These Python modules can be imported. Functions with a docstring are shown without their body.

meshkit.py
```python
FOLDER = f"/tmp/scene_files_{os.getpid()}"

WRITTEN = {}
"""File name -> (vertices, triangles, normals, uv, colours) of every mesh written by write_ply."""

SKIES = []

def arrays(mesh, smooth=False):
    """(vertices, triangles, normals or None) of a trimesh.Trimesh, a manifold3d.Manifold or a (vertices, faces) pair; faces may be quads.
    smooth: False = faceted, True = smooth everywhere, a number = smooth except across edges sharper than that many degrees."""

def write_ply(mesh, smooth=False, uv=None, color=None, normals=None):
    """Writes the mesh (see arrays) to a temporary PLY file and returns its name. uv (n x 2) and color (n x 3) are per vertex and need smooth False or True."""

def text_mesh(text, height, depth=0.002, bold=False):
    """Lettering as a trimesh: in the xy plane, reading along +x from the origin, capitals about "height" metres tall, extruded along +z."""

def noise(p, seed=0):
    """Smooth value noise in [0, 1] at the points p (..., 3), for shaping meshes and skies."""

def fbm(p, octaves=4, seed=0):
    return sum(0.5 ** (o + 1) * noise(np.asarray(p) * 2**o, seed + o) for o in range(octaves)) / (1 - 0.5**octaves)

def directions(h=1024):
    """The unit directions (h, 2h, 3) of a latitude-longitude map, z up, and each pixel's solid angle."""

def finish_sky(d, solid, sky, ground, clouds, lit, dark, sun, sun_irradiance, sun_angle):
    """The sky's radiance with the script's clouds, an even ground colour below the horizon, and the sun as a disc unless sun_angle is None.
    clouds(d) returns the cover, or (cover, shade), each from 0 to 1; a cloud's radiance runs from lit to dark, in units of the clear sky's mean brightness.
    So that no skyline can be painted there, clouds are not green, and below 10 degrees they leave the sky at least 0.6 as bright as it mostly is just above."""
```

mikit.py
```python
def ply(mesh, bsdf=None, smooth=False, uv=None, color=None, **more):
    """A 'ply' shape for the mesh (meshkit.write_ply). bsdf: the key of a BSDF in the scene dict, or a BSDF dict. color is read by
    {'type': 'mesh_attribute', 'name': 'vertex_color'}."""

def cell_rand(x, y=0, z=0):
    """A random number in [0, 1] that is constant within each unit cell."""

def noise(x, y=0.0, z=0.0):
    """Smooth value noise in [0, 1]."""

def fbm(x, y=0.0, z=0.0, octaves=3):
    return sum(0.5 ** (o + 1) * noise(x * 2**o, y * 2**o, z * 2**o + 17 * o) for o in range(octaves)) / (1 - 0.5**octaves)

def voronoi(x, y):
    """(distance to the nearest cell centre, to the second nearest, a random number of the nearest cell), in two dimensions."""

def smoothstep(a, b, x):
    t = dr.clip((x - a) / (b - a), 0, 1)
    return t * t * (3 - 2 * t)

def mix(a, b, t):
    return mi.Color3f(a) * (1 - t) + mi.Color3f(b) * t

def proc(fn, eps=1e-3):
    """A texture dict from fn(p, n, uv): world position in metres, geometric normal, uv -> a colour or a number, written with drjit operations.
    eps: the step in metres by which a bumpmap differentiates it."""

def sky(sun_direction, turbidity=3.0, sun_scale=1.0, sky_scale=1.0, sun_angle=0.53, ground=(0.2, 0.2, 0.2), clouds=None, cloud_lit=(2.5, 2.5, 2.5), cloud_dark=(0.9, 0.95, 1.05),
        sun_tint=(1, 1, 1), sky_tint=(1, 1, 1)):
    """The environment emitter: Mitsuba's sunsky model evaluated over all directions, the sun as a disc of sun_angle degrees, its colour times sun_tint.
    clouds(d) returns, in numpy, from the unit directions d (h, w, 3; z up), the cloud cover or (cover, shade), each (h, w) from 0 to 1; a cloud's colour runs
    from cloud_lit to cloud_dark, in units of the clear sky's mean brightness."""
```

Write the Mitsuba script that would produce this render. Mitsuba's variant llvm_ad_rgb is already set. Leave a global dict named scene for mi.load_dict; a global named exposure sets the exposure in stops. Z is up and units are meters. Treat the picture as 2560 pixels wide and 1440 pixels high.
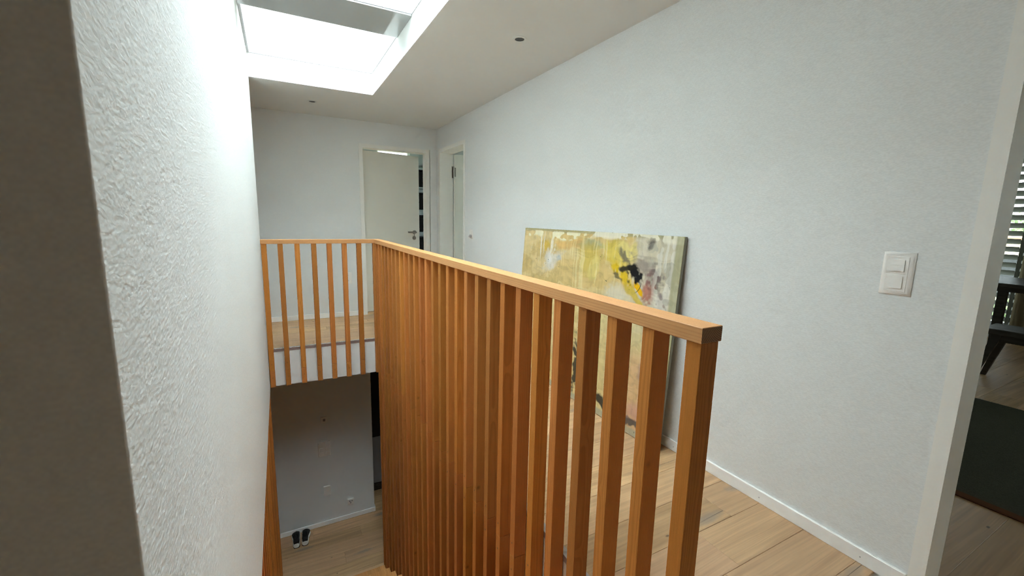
import math, random
import numpy as np, trimesh, shapely.geometry as sg
import drjit as dr
import mitsuba as mi
import mikit, meshkit
from mikit import noise, fbm, cell_rand, smoothstep, mix, proc
from mitsuba import ScalarTransform4f as T

random.seed(5)
rng = np.random.default_rng(5)
scene, labels = {}, {}

# ------------------------------------------------------------------ camera, sky, exposure
CAM = np.array([0.0, 0.0, 1.25])
FWD = np.array([0.47072008, 0.8677304, -0.15958247])
UP = np.array([0.05622171, 0.15100598, 0.98693278])
scene['camera'] = {'type': 'perspective', 'fov': math.degrees(2 * math.atan(1280 / 1071.53)), 'fov_axis': 'x',
                   'near_clip': 0.02, 'far_clip': 500.0,
                   'to_world': T().look_at(origin=CAM.tolist(), target=(CAM + FWD).tolist(), up=UP.tolist())}


def overcast(d):
    s = np.clip(d[..., 2], 0, 1)
    n = meshkit.fbm(d * np.array([3.0, 3.0, 5.0]) + 7.3)
    return np.ones(s.shape), np.clip(1.0 - s + 0.10 * (n - 0.5), 0, 1)


scene['sky'] = mikit.sky([0.3, -0.5, 0.8], turbidity=4.0, sun_scale=0.0, sky_scale=1.0, ground=(0.16, 0.17, 0.13), clouds=overcast,
                         cloud_lit=(2.44, 2.90, 3.00), cloud_dark=(0.82, 0.97, 1.00))
exposure = 6.35

# ------------------------------------------------------------------ materials


def rgb(r, g, b):
    return {'type': 'rgb', 'value': [r, g, b]}


def srgb(*c):
    return rgb(*[((x / 255 + 0.055) / 1.055) ** 2.4 if x > 10 else x / 255 / 12.92 for x in c])


def prin(color, rough=0.5, spec=0.5, **k):
    return {'type': 'principled', 'base_color': color, 'roughness': rough, 'specular': spec, **k}


def two(b):
    return {'type': 'twosided', 'bsdf': b}


def plaster_height(p, n, uv):
    return 0.6 * noise(p.x * 300, p.y * 300, p.z * 300) + 0.4 * noise(p.x * 640 + 9, p.y * 640, p.z * 640)


def sand_color(p, n, uv):
    t = fbm(p.x * 1.7, p.y * 1.7, p.z * 1.7)
    k = noise(p.x * 300, p.y * 170, p.z * 260)
    return mix((0.715, 0.73, 0.725), (0.765, 0.775, 0.77), t) * (0.945 + 0.11 * k)


def ceiling_height(p, n, uv):
    return noise(p.x * 420, p.y * 420, p.z * 420)


def plaster_color(p, n, uv):
    t = fbm(p.x * 1.7, p.y * 1.7, p.z * 1.7)
    k = noise(p.x * 260, p.y * 260, p.z * 260)
    return mix((0.715, 0.73, 0.725), (0.765, 0.775, 0.77), t) * (0.975 + 0.05 * k)


PLASTER = proc(plaster_color)
scene['plaster'] = two({'type': 'bumpmap', 'map': proc(plaster_height, eps=6e-4), 'scale': 0.0009, 'bsdf': {'type': 'diffuse', 'reflectance': PLASTER}})
scene['plaster_coarse'] = two({'type': 'bumpmap', 'map': proc(plaster_height, eps=4e-4), 'scale': 0.0007, 'bsdf': {'type': 'diffuse', 'reflectance': proc(sand_color)}})
scene['ceiling_paint'] = two({'type': 'bumpmap', 'map': proc(ceiling_height, eps=6e-4), 'scale': 0.0003, 'bsdf': {'type': 'diffuse', 'reflectance': rgb(0.73, 0.735, 0.715)}})
scene['frame_paint'] = two(prin(rgb(0.80, 0.785, 0.745), 0.45, 0.4))
scene['door_paint'] = two(prin(rgb(0.74, 0.725, 0.66), 0.4, 0.4))
scene['trim_paint'] = two(prin(rgb(0.84, 0.84, 0.82), 0.35, 0.5))
scene['switch_plastic'] = two(prin(rgb(0.80, 0.775, 0.745), 0.25, 0.5))
scene['gloss_grey'] = two(prin(rgb(0.30, 0.31, 0.305), 0.08, 0.8, clearcoat=0.6, clearcoat_gloss=0.95))
scene['aluminium'] = two({'type': 'roughconductor', 'material': 'Al', 'alpha': 0.22})
scene['strip_metal'] = two(prin(rgb(0.36, 0.32, 0.33), 0.35, 0.5, metallic=0.6))
scene['frame_grey'] = two(prin(rgb(0.30, 0.29, 0.30), 0.4, 0.5))
scene['steel'] = two(prin(rgb(0.33, 0.30, 0.27), 0.32, 0.5, metallic=1.0))
scene['dark_grey'] = two(prin(rgb(0.06, 0.06, 0.058), 0.5, 0.4))
scene['black_plastic'] = two(prin(rgb(0.012, 0.012, 0.014), 0.5, 0.4))
scene['glass'] = {'type': 'thindielectric', 'int_ior': 1.5}


def larch(lx, ly, z, seed, tone):
    """Larch: growth rings around an off-centre pith, straight along z, with the odd knot."""
    a = 6.2832 * cell_rand(seed, 1)
    R = 0.045 + 0.10 * cell_rand(seed, 2)
    wob = 0.006 * noise(z * 1.6 + 13 * seed, seed * 3.1) + 0.0016 * noise(z * 9 + 5 * seed, lx * 60, ly * 60)
    kz = dr.floor(z * 1.35 + 0.37 * seed)
    kx = (cell_rand(seed, kz, 4) - 0.5) * 0.036
    zc = (kz + 0.2 + 0.6 * cell_rand(seed, kz, 5) - 0.37 * seed) / 1.35
    has = dr.select(cell_rand(seed, kz, 6) < 0.55, 1.0, 0.0)
    kd = dr.square((z - zc) / 0.014) + dr.square((lx - kx) / 0.009) * 0.5 + dr.square((ly - 0.6 * kx) / 0.010) * 0.7
    bend = has * 0.004 * dr.exp(-0.22 * kd)
    r = dr.sqrt(dr.square(lx - R * dr.cos(a)) + dr.square(ly - R * dr.sin(a))) + wob + bend
    ph = r / 0.0030 + 0.8 * noise(r * 140, seed)
    f = ph - dr.floor(ph)
    late = smoothstep(0.35, 0.92, f) * (1 - smoothstep(0.92, 1.0, f))
    fine = noise(lx * 1500, ly * 1500, z * 14 + seed)
    c = mix((0.46, 0.172, 0.042), (0.31, 0.094, 0.018), late * 0.45)
    c = c * (0.90 + 0.20 * fine) * (0.80 + 0.36 * tone)
    c = mi.Color3f(c.x, c.y * (0.93 + 0.14 * cell_rand(seed, 9)), c.z * (0.85 + 0.3 * cell_rand(seed, 10)))
    knot = has * dr.exp(-1.1 * dr.square(kd))
    return c * (1 - 0.72 * knot)


def slat_color(p, n, uv):
    far = uv.x > 100
    seed = dr.floor(uv.x)
    lx = dr.select(far, p.x - uv.y, p.x - 0.848)
    ly = dr.select(far, p.y - 4.394, p.y - uv.y)
    return larch(lx, ly, p.z, seed, uv.x - seed)


def rail_color(p, n, uv):
    far = uv.x > 0.5
    a = dr.select(far, p.y - 4.40, p.x - 0.848)
    along = dr.select(far, p.x, p.y)
    zz = p.z - 1.0
    r = dr.sqrt(dr.square(a - 0.052) + dr.square(zz - 0.052)) + 0.004 * noise(along * 1.1) + 0.0012 * noise(along * 6, a * 50, zz * 50)
    ph = r / 0.0044
    f = ph - dr.floor(ph)
    late = smoothstep(0.45, 0.93, f) * (1 - smoothstep(0.93, 1.0, f))
    end = smoothstep(0.7, 0.9, -n.y) * dr.select(far, 0.0, 1.0)
    fine = noise(along * 12, a * 900, zz * 900)
    c = mix((0.55, 0.275, 0.112), (0.42, 0.175, 0.058), late * 0.45) * (0.92 + 0.16 * fine)
    return c * (1 - end * (0.45 + 0.3 * late))


def tread_color(p, n, uv):
    s = dr.floor(p.x / 0.045)
    w = noise(p.y * 3 + s * 7, s) * 0.01
    f = noise((p.x + w) * 260, p.y * 4, p.z * 260)
    return mix((0.56, 0.28, 0.10), (0.42, 0.17, 0.05), f * 0.8) * (0.9 + 0.2 * cell_rand(s, dr.floor(p.z / 0.17)))


def oak_color(p, n, uv):
    s = dr.floor(uv.x / 10)
    u = uv.x - 10 * s
    v = uv.y
    wv = v + 0.035 * noise(u * 1.3 + s, v * 4, s) + 0.006 * noise(u * 7, v * 30, s)
    g = fbm(u * 2.2, wv * 55, s * 3.3, 3)
    g2 = noise(u * 5, wv * 260, s)
    tone = cell_rand(s, 3)
    c = mix((0.56, 0.36, 0.19), (0.42, 0.255, 0.130), smoothstep(0.2, 0.8, g)) * (0.84 + 0.28 * tone)
    c = mix(c, (0.52, 0.32, 0.21), 0.45 * cell_rand(s, 4))
    c = c * (0.92 + 0.15 * g2)
    # weathered grey heart, knots and fine splits
    ku = 0.2 + 1.2 * cell_rand(s, 5)
    kv = 0.03 + 0.13 * cell_rand(s, 6)
    kd = dr.sqrt(dr.square((u - ku) / 0.085) + dr.square((wv - kv) / 0.024)) + 0.5 * (noise(u * 40, v * 60, s) - 0.5)
    on = dr.select(cell_rand(s, 7) < 0.8, 1.0, 0.0)
    c = mix(c, (0.25, 0.215, 0.185), on * 0.55 * (1 - smoothstep(0.3, 1.6, kd)))
    split = (1 - smoothstep(0.0006, 0.0016, dr.abs(wv - kv - 0.018 * (u - ku)))) * (1 - smoothstep(0.06, 0.22, dr.abs(u - ku - 0.1)))
    c = mix(c, (0.07, 0.05, 0.04), on * 0.75 * split)
    ku2 = 0.1 + 1.5 * cell_rand(s, 8)
    kv2 = 0.02 + 0.15 * cell_rand(s, 9)
    k2 = dr.sqrt(dr.square((u - ku2) / 0.012) + dr.square((v - kv2) / 0.006))
    c = mix(c, (0.09, 0.06, 0.04), 0.8 * (1 - smoothstep(0.4, 1.2, k2)))
    return c


scene['larch_slat'] = two(prin(proc(slat_color), 0.5, 0.14))
scene['larch_rail'] = two(prin(proc(rail_color), 0.45, 0.2))
scene['larch_tread'] = two(prin(proc(tread_color), 0.4, 0.4))
scene['oak'] = two(prin(proc(oak_color), 0.42, 0.35))
scene['oak_gap'] = two(prin(rgb(0.10, 0.06, 0.035), 0.8, 0.2))


def painting_color(p, n, uv):
    u, v = uv.x, uv.y
    n1 = noise(u * 6, v * 5, 1) - 0.5
    n2 = noise(u * 6, v * 5, 5) - 0.5
    m1 = noise(u * 26, v * 20, 2) - 0.5
    m2 = noise(u * 26, v * 20, 8) - 0.5
    f1 = noise(u * 85 + 6 * n1, v * 62, 21) - 0.5
    f2 = noise(u * 200, v * 150, 22) - 0.5
    wu, wv = 0.030 * n1 + 0.020 * m1, 0.040 * n2 + 0.026 * m2
    vst = noise(u * 120 + 1.2 * m1, v * 7 + 2 * n1, 3)          # upright brush marks
    hst = noise(u * 9 + 2 * n2, v * 95 + 5 * m2, 4)           # level brush marks
    vfine = noise(u * 330, v * 16, 13)
    dab = noise(u * 42, v * 46, 6) + 0.45 * f1
    rag = 0.34 * f1 + 0.22 * m2 + 0.16 * (hst - 0.5) + 0.10 * f2

    def blob(cu, cv, ru, rv, rot=0.0, soft=0.35, rough=1.0):
        du, dv = (u + wu - cu) * 1.387, v + wv - cv
        c, s = math.cos(rot), math.sin(rot)
        d = dr.sqrt(dr.square((du * c + dv * s) / (ru * 1.387)) + dr.square((-du * s + dv * c) / rv)) + rough * rag * 1.3
        return 1 - smoothstep(1 - soft, 1 + soft, d)

    c = mix((0.60, 0.44, 0.17), (0.63, 0.48, 0.22), noise(u * 5, v * 4, 7))
    c = mix(c, (0.50, 0.37, 0.15), smoothstep(0.50, 0.62, noise(u * 4 + 4, v * 5, 11) + 0.5 * rag) * 0.6)
    c = mix(c, (0.66, 0.53, 0.28), smoothstep(0.55, 0.64, noise(u * 7, v * 8, 31) + 0.5 * rag) * 0.6)
    c = mix(c, (0.54, 0.49, 0.37), smoothstep(0.76, 0.83, u + wu + 0.05 * rag) * (1 - smoothstep(0.42, 0.62, v + wv)) * 0.95)
    c = mix(c, (0.60, 0.50, 0.25), smoothstep(0.30, 0.42, v + wv) * smoothstep(0.45, 0.55, u + wu) * 0.7)
    c = mix(c, (0.58, 0.36, 0.19), smoothstep(0.52, 0.66, v + wv) * smoothstep(0.74, 0.83, u + wu) * 0.8)

    def put(c, col, k, *a, **kw):
        return mix(c, col, k * blob(*a, **kw))

    c = put(c, (0.63, 0.40, 0.13), 0.75, 0.40, 0.085, 0.11, 0.032)
    c = put(c, (0.42, 0.43, 0.24), 0.70, 0.56, 0.082, 0.08, 0.026)
    c = put(c, (0.58, 0.40, 0.06), 0.85, 0.215, 0.135, 0.030, 0.055)
    c = put(c, (0.66, 0.63, 0.56), 0.80, 0.285, 0.205, 0.090, 0.036, -0.45, soft=0.5)
    c = put(c, (0.70, 0.68, 0.62), 0.80, 0.235, 0.185, 0.035, 0.045, 0.2, soft=0.5)
    c = put(c, (0.46, 0.50, 0.50), 0.65, 0.335, 0.187, 0.018, 0.018)
    c = put(c, (0.56, 0.43, 0.09), 0.80, 0.545, 0.165, 0.075, 0.080)
    c = put(c, (0.66, 0.55, 0.20), 0.75, 0.575, 0.205, 0.03, 0.06, 0.3)
    c = put(c, (0.62, 0.48, 0.08), 0.85, 0.690, 0.120, 0.075, 0.085, 0.5)
    c = put(c, (0.68, 0.58, 0.22), 0.80, 0.740, 0.085, 0.05, 0.03, 0.5)
    c = put(c, (0.66, 0.45, 0.02), 0.95, 0.725, 0.215, 0.070, 0.036, 0.55)
    c = put(c, (0.68, 0.57, 0.20), 0.85, 0.782, 0.105, 0.026, 0.05, 0.1)
    drip = smoothstep(0.62, 0.70, vst) * blob(0.55, 0.20, 0.19, 0.17)
    c = mix(c, (0.70, 0.60, 0.32), drip * 0.6)
    drip = smoothstep(0.66, 0.72, vst) * blob(0.19, 0.12, 0.10, 0.08)
    c = mix(c, (0.76, 0.72, 0.60), drip * 0.8)
    scum = noise(u * 38 + 2 * n1, v * 30, 41) + 0.35 * f1 + 0.3 * (hst - 0.5)
    c = mix(c, mi.Color3f(c.x * 1.12, c.y * 1.13, c.z * 1.25), smoothstep(0.62, 0.70, scum) * 0.45)
    c = c * (1 - 0.08 * smoothstep(0.68, 0.75, 1 - scum))
    # dark smoke, plum and red
    c = put(c, (0.15, 0.135, 0.10), 0.85, 0.732, 0.120, 0.030, 0.020, 0.8, soft=0.5, rough=1.8)
    c = put(c, (0.30, 0.25, 0.215), 0.85, 0.845, 0.165, 0.060, 0.050, 0.3, soft=0.6, rough=1.8)
    c = put(c, (0.10, 0.09, 0.085), 0.90, 0.866, 0.058, 0.013, 0.022, 0.2, soft=0.5, rough=1.8)
    c = put(c, (0.16, 0.14, 0.13), 0.80, 0.905, 0.225, 0.026, 0.062, -0.4, soft=0.6, rough=1.8)
    c = put(c, (0.38, 0.14, 0.10), 0.88, 0.875, 0.280, 0.034, 0.060, 0.0, soft=0.5, rough=1.4)
    c = put(c, (0.20, 0.11, 0.105), 0.75, 0.872, 0.205, 0.032, 0.033, 0.0, soft=0.6, rough=1.8)
    c = put(c, (0.25, 0.20, 0.215), 0.65, 0.935, 0.315, 0.02, 0.05, 0.0, soft=0.6, rough=1.8)
    c = put(c, (0.13, 0.11, 0.06), 0.85, 0.706, 0.235, 0.028, 0.017, 0.4, soft=0.5, rough=2.2)
    c = put(c, (0.74, 0.42, 0.01), 1.0, 0.812, 0.252, 0.030, 0.018, 0.7, soft=0.25, rough=0.8)
    c = put(c, (0.012, 0.012, 0.013), 1.0, 0.793, 0.196, 0.044, 0.030, 0.55, soft=0.25, rough=1.0)
    c = put(c, (0.02, 0.018, 0.012), 0.95, 0.757, 0.180, 0.036, 0.011, -0.1, soft=0.5, rough=1.5)
    c = put(c, (0.04, 0.035, 0.02), 0.85, 0.752, 0.205, 0.030, 0.010, 0.9, soft=0.5, rough=2.2)
    c = put(c, (0.64, 0.58, 0.44), 0.90, 0.720, 0.318, 0.075, 0.045, 0.0, soft=0.45)
    c = put(c, (0.58, 0.43, 0.06), 0.90, 0.80, 0.302, 0.055, 0.020, 0.6)
    line = (1 - smoothstep(0.0012, 0.0026, dr.abs(dr.sqrt(dr.square((u - 0.795) * 1.387) + dr.square(v - 0.235)) - 0.062))) * smoothstep(0.80, 0.83, u) * smoothstep(0.225, 0.25, v) * (1 - smoothstep(0.28, 0.30, v))
    c = mix(c, (0.05, 0.045, 0.03), line * 0.9)
    sc = smoothstep(0.52, 0.62, noise(u * 80 + 1 * m1, v * 9, 12) + 0.3 * f1) * smoothstep(0.87, 0.92, u + wu) * (1 - smoothstep(0.35, 0.5, v))
    c = mix(c, (0.68, 0.65, 0.57), sc * 0.7)
    c = mix(c, (0.36, 0.35, 0.29), smoothstep(0.60, 0.70, noise(u * 24, v * 30, 33) + 0.3 * f1) * smoothstep(0.84, 0.89, u) * (1 - smoothstep(0.3, 0.4, v)) * 0.5)
    # dark passages low down
    c = put(c, (0.045, 0.04, 0.03), 0.95, 0.512, 0.80, 0.020, 0.15, rough=1.4)
    c = put(c, (0.035, 0.03, 0.024), 0.95, 0.695, 0.912, 0.055, 0.030, 0.15, rough=1.2)
    c = put(c, (0.08, 0.07, 0.065), 0.92, 0.885, 0.935, 0.065, 0.022, 0.2, rough=1.6)
    c = put(c, (0.54, 0.30, 0.23), 0.70, 0.89, 0.865, 0.06, 0.035, 0.0, soft=0.6)
    c = put(c, (0.32, 0.21, 0.17), 0.60, 0.90, 0.66, 0.02, 0.03, 0.0, soft=0.6)
    # borders: dabs along the top, olive strips
    c = mix(c, (0.36, 0.32, 0.17), (1 - smoothstep(0.010, 0.024, v + 0.2 * wv)) * 0.8)
    c = mix(c, (0.82, 0.77, 0.55), smoothstep(0.50, 0.58, dab) * smoothstep(0.006, 0.02, v) * (1 - smoothstep(0.045, 0.065, v + 0.8 * wv)) * (1 - smoothstep(0.45, 0.62, u)) * 0.9)
    c = mix(c, (0.78, 0.74, 0.60), smoothstep(0.42, 0.52, dab) * smoothstep(0.5, 0.58, u) * (1 - smoothstep(0.022, 0.04, v + 0.4 * wv)) * 0.85)
    c = mix(c, (0.36, 0.35, 0.20), smoothstep(0.966, 0.976, u + 0.1 * wu) * 0.75)
    c = mix(c, (0.38, 0.37, 0.27), smoothstep(0.955, 0.972, v + 0.1 * wv) * 0.8)
    sp = noise(u * 46 + 11, v * 39, 9) + 0.55 * f2
    c = mix(c, (0.05, 0.045, 0.04), smoothstep(1.13, 1.17, sp) * 0.7)
    return c * (0.90 + 0.12 * vst + 0.08 * hst + 0.06 * vfine)


scene['paint_oil'] = two(prin(proc(painting_color), 0.55, 0.12))
scene['canvas_edge'] = two(prin(rgb(0.26, 0.255, 0.20), 0.8, 0.2))
scene['canvas_back'] = two(prin(rgb(0.55, 0.50, 0.40), 0.9, 0.1))
scene['shoe_knit'] = two(prin(proc(lambda p, n, uv: mix((0.008, 0.008, 0.009), (0.03, 0.03, 0.032), noise(p.x * 500, p.y * 500, p.z * 500))), 0.8, 0.2))
scene['shoe_sole'] = two(prin(rgb(0.72, 0.72, 0.69), 0.5, 0.4))
scene['rubber'] = two(prin(rgb(0.025, 0.018, 0.016), 0.7, 0.3))


def rug_color(p, n, uv):
    f = noise(p.x * 300, p.y * 300)
    g = fbm(p.x * 2, p.y * 2)
    edge = 1 - smoothstep(0.02, 0.035, dr.abs(p.x - 2.775))
    c = mix((0.060, 0.060, 0.048), (0.100, 0.098, 0.080), f * 0.6 + g * 0.4)
    return mix(c, (0.13, 0.055, 0.03), edge)


scene['rug_wool'] = two({'type': 'diffuse', 'reflectance': proc(rug_color)})
scene['dark_wood'] = two(prin(proc(lambda p, n, uv: mix((0.030, 0.024, 0.020), (0.055, 0.045, 0.038), noise(p.x * 60, p.y * 4, p.z * 60))), 0.45, 0.3))
scene['blind_grey'] = two(prin(rgb(0.17, 0.17, 0.155), 0.6, 0.3))
scene['curtain_cloth'] = two({'type': 'diffuse', 'reflectance': rgb(0.34, 0.28, 0.20)})
scene['rack_paint'] = two(prin(rgb(0.55, 0.60, 0.63), 0.4, 0.4))
scene['bark'] = two({'type': 'diffuse', 'reflectance': rgb(0.12, 0.09, 0.06)})
scene['leaf'] = {'type': 'principledthin', 'base_color': proc(lambda p, n, uv: mix((0.09, 0.13, 0.06), (0.19, 0.24, 0.12), noise(p.x * 4, p.y * 4, p.z * 4))), 'roughness': 0.6, 'diff_trans': 0.7}
scene['grass'] = two({'type': 'diffuse', 'reflectance': proc(lambda p, n, uv: mix((0.12, 0.14, 0.08), (0.18, 0.20, 0.12), noise(p.x * 3, p.y * 3)))})
scene['render_beige'] = two({'type': 'diffuse', 'reflectance': rgb(0.58, 0.48, 0.33)})
scene['roof_tile'] = two({'type': 'diffuse', 'reflectance': rgb(0.25, 0.13, 0.09)})

# ------------------------------------------------------------------ helpers


def key_for(name, parent=None):
    base = f'{parent}__{name}' if parent else name
    k, i = base, 0
    while k in scene or k in labels or any(q.startswith(k + '__') for q in (scene if not parent else ())):
        i += 1
        k = f'{base}_{i:03d}'
    return k


def thing(name, label, cat, group=None, kind=None):
    k = key_for(name)
    labels[k] = {'label': label, 'category': cat}
    if group:
        labels[k]['group'] = group
    if kind:
        labels[k]['kind'] = kind
    return k


def obj(name, mesh, mat, parent=None, smooth=False, uv=None, label=None, kind=None):
    k = key_for(name, parent)
    scene[k] = mikit.ply(mesh, mat, smooth=smooth, uv=uv)
    if label:
        labels[k] = {'label': label}
    if kind:
        labels.setdefault(k, {})['kind'] = kind
    return k


def struct(name, mesh, mat, label, cat, smooth=False, uv=None):
    k = key_for(name)
    scene[k] = mikit.ply(mesh, mat, smooth=smooth, uv=uv)
    labels[k] = {'label': label, 'category': cat, 'kind': 'structure'}
    return k


def cat(*ms):
    return trimesh.util.concatenate(list(ms))


def hull(pts):
    return trimesh.convex.convex_hull(np.asarray(pts, float))


SG = np.array([[x, y, z] for x in (0, 1) for y in (0, 1) for z in (0, 1)])


def box(x0, x1, y0, y1, z0, z1, c=0.0):
    lo, hi = np.array([x0, y0, z0], float), np.array([x1, y1, z1], float)
    if c <= 0:
        return trimesh.creation.box(bounds=[lo, hi])
    pts = []
    for s in SG:
        corner = np.where(s, hi, lo)
        ins = np.where(s, -1.0, 1.0) * c
        for a in range(3):
            q = corner + ins
            q[a] = corner[a]
            pts.append(q)
    return hull(pts)


def prism(poly, z0, z1, c=0.0):
    """A convex polygon extruded along z, its horizontal edges chamfered by c."""
    P = sg.Polygon(poly)
    inn = list(P.buffer(-c, join_style=2).exterior.coords)[:-1] if c > 0 else poly
    pts = [(x, y, z) for x, y in inn for z in (z0, z1)]
    if c > 0:
        pts += [(x, y, z) for x, y in poly for z in (z0 + c, z1 - c)]
    return hull(pts)


def extrude(shape, z0, z1):
    m = cat(*[trimesh.creation.extrude_polygon(g, z1 - z0, engine='earcut') for g in getattr(shape, 'geoms', [shape])])
    m.apply_translation([0, 0, z0])
    return m


def ext_yz(shape, x0, x1):
    """A polygon given in (y, z), extruded along x."""
    m = extrude(shape, x0, x1)
    v = m.vertices
    return trimesh.Trimesh(np.c_[v[:, 2], v[:, 0], v[:, 1]], m.faces, process=False)


def ext_xz(shape, y0, y1):
    """A polygon given in (x, z), extruded along y."""
    m = extrude(shape, y0, y1)
    v = m.vertices
    return trimesh.Trimesh(np.c_[v[:, 0], v[:, 2], v[:, 1]], m.faces[:, ::-1], process=False)


def cyl(r, h, p=(0, 0, 0), axis='z', n=24):
    m = trimesh.creation.cylinder(r, h, sections=n)
    if axis == 'x':
        m.apply_transform(trimesh.transformations.rotation_matrix(math.pi / 2, [0, 1, 0]))
    if axis == 'y':
        m.apply_transform(trimesh.transformations.rotation_matrix(math.pi / 2, [1, 0, 0]))
    m.apply_translation(p)
    return m


def lathe(profile, n=32):
    return trimesh.creation.revolve(np.array(profile, float), sections=n)


def moved(m, M):
    m = m.copy()
    m.apply_transform(M)
    return m


def frame_matrix(o, ex, ey, ez):
    M = np.eye(4)
    M[:3, 0], M[:3, 1], M[:3, 2], M[:3, 3] = ex, ey, ez, o
    return M


def rect(a0, a1, b0, b1):
    return sg.box(a0, b0, a1, b1)


# ------------------------------------------------------------------ dimensions
XR, YF, ZC = 1.8628, 5.5851, 2.3627
XL, YW = -0.154, 4.4273
ZL, ZS = -2.73, -0.3592                 # lower floor, underside of the slab
SX, SY = 0.881, 4.4252                  # faces of the slab in the stairwell
Y0 = 0.58                               # near end of the stairwell
SKX, SKY, SKZ = 0.8419, 4.3724, 2.5515
WT = 2.0147                             # back of the right wall
YLW = 5.5162                            # lower far wall

# ------------------------------------------------------------------ structure: slab, floors
hall = sg.Polygon([(-2.2, -4.2), (7.45, -4.2), (7.45, 7.8), (-2.2, 7.8), (-2.2, 5.75), (-3.15, 5.75), (-3.15, 4.25), (-2.2, 4.25)])
well = rect(XL, SX, Y0, SY)
left_profile = sg.Polygon([(-1.5, 0.5607), (XL, 0.5607), (XL, YW), (-0.404, YW), (-0.404, 0.76), (-1.5, 0.76)])
slab = hall.difference(well).difference(left_profile)
slab = max(slab.geoms, key=lambda g: g.area) if hasattr(slab, 'geoms') else slab
struct('floor', extrude(slab, ZS, -0.013), 'ceiling_paint', 'white plastered upper floor slab around the stairwell, carrying oak planks', 'floor')


def plank(x0, x1, y0, y1, z, parent, seed):
    m = box(x0 + 0.0004, x1 - 0.0004, y0 + 0.0004, y1 - 0.0004, z - 0.0125, z, 0.0011)
    v = np.array(m.vertices)
    uv = np.c_[10 * seed + 1.0 + v[:, 0] - x0 - 0.9, v[:, 1] - y0]
    uv[:, 0] = 10 * seed + np.clip(v[:, 0] - x0, 0, 9)
    obj('plank', m, 'oak', parent, uv=uv)


seed = [0]


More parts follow.
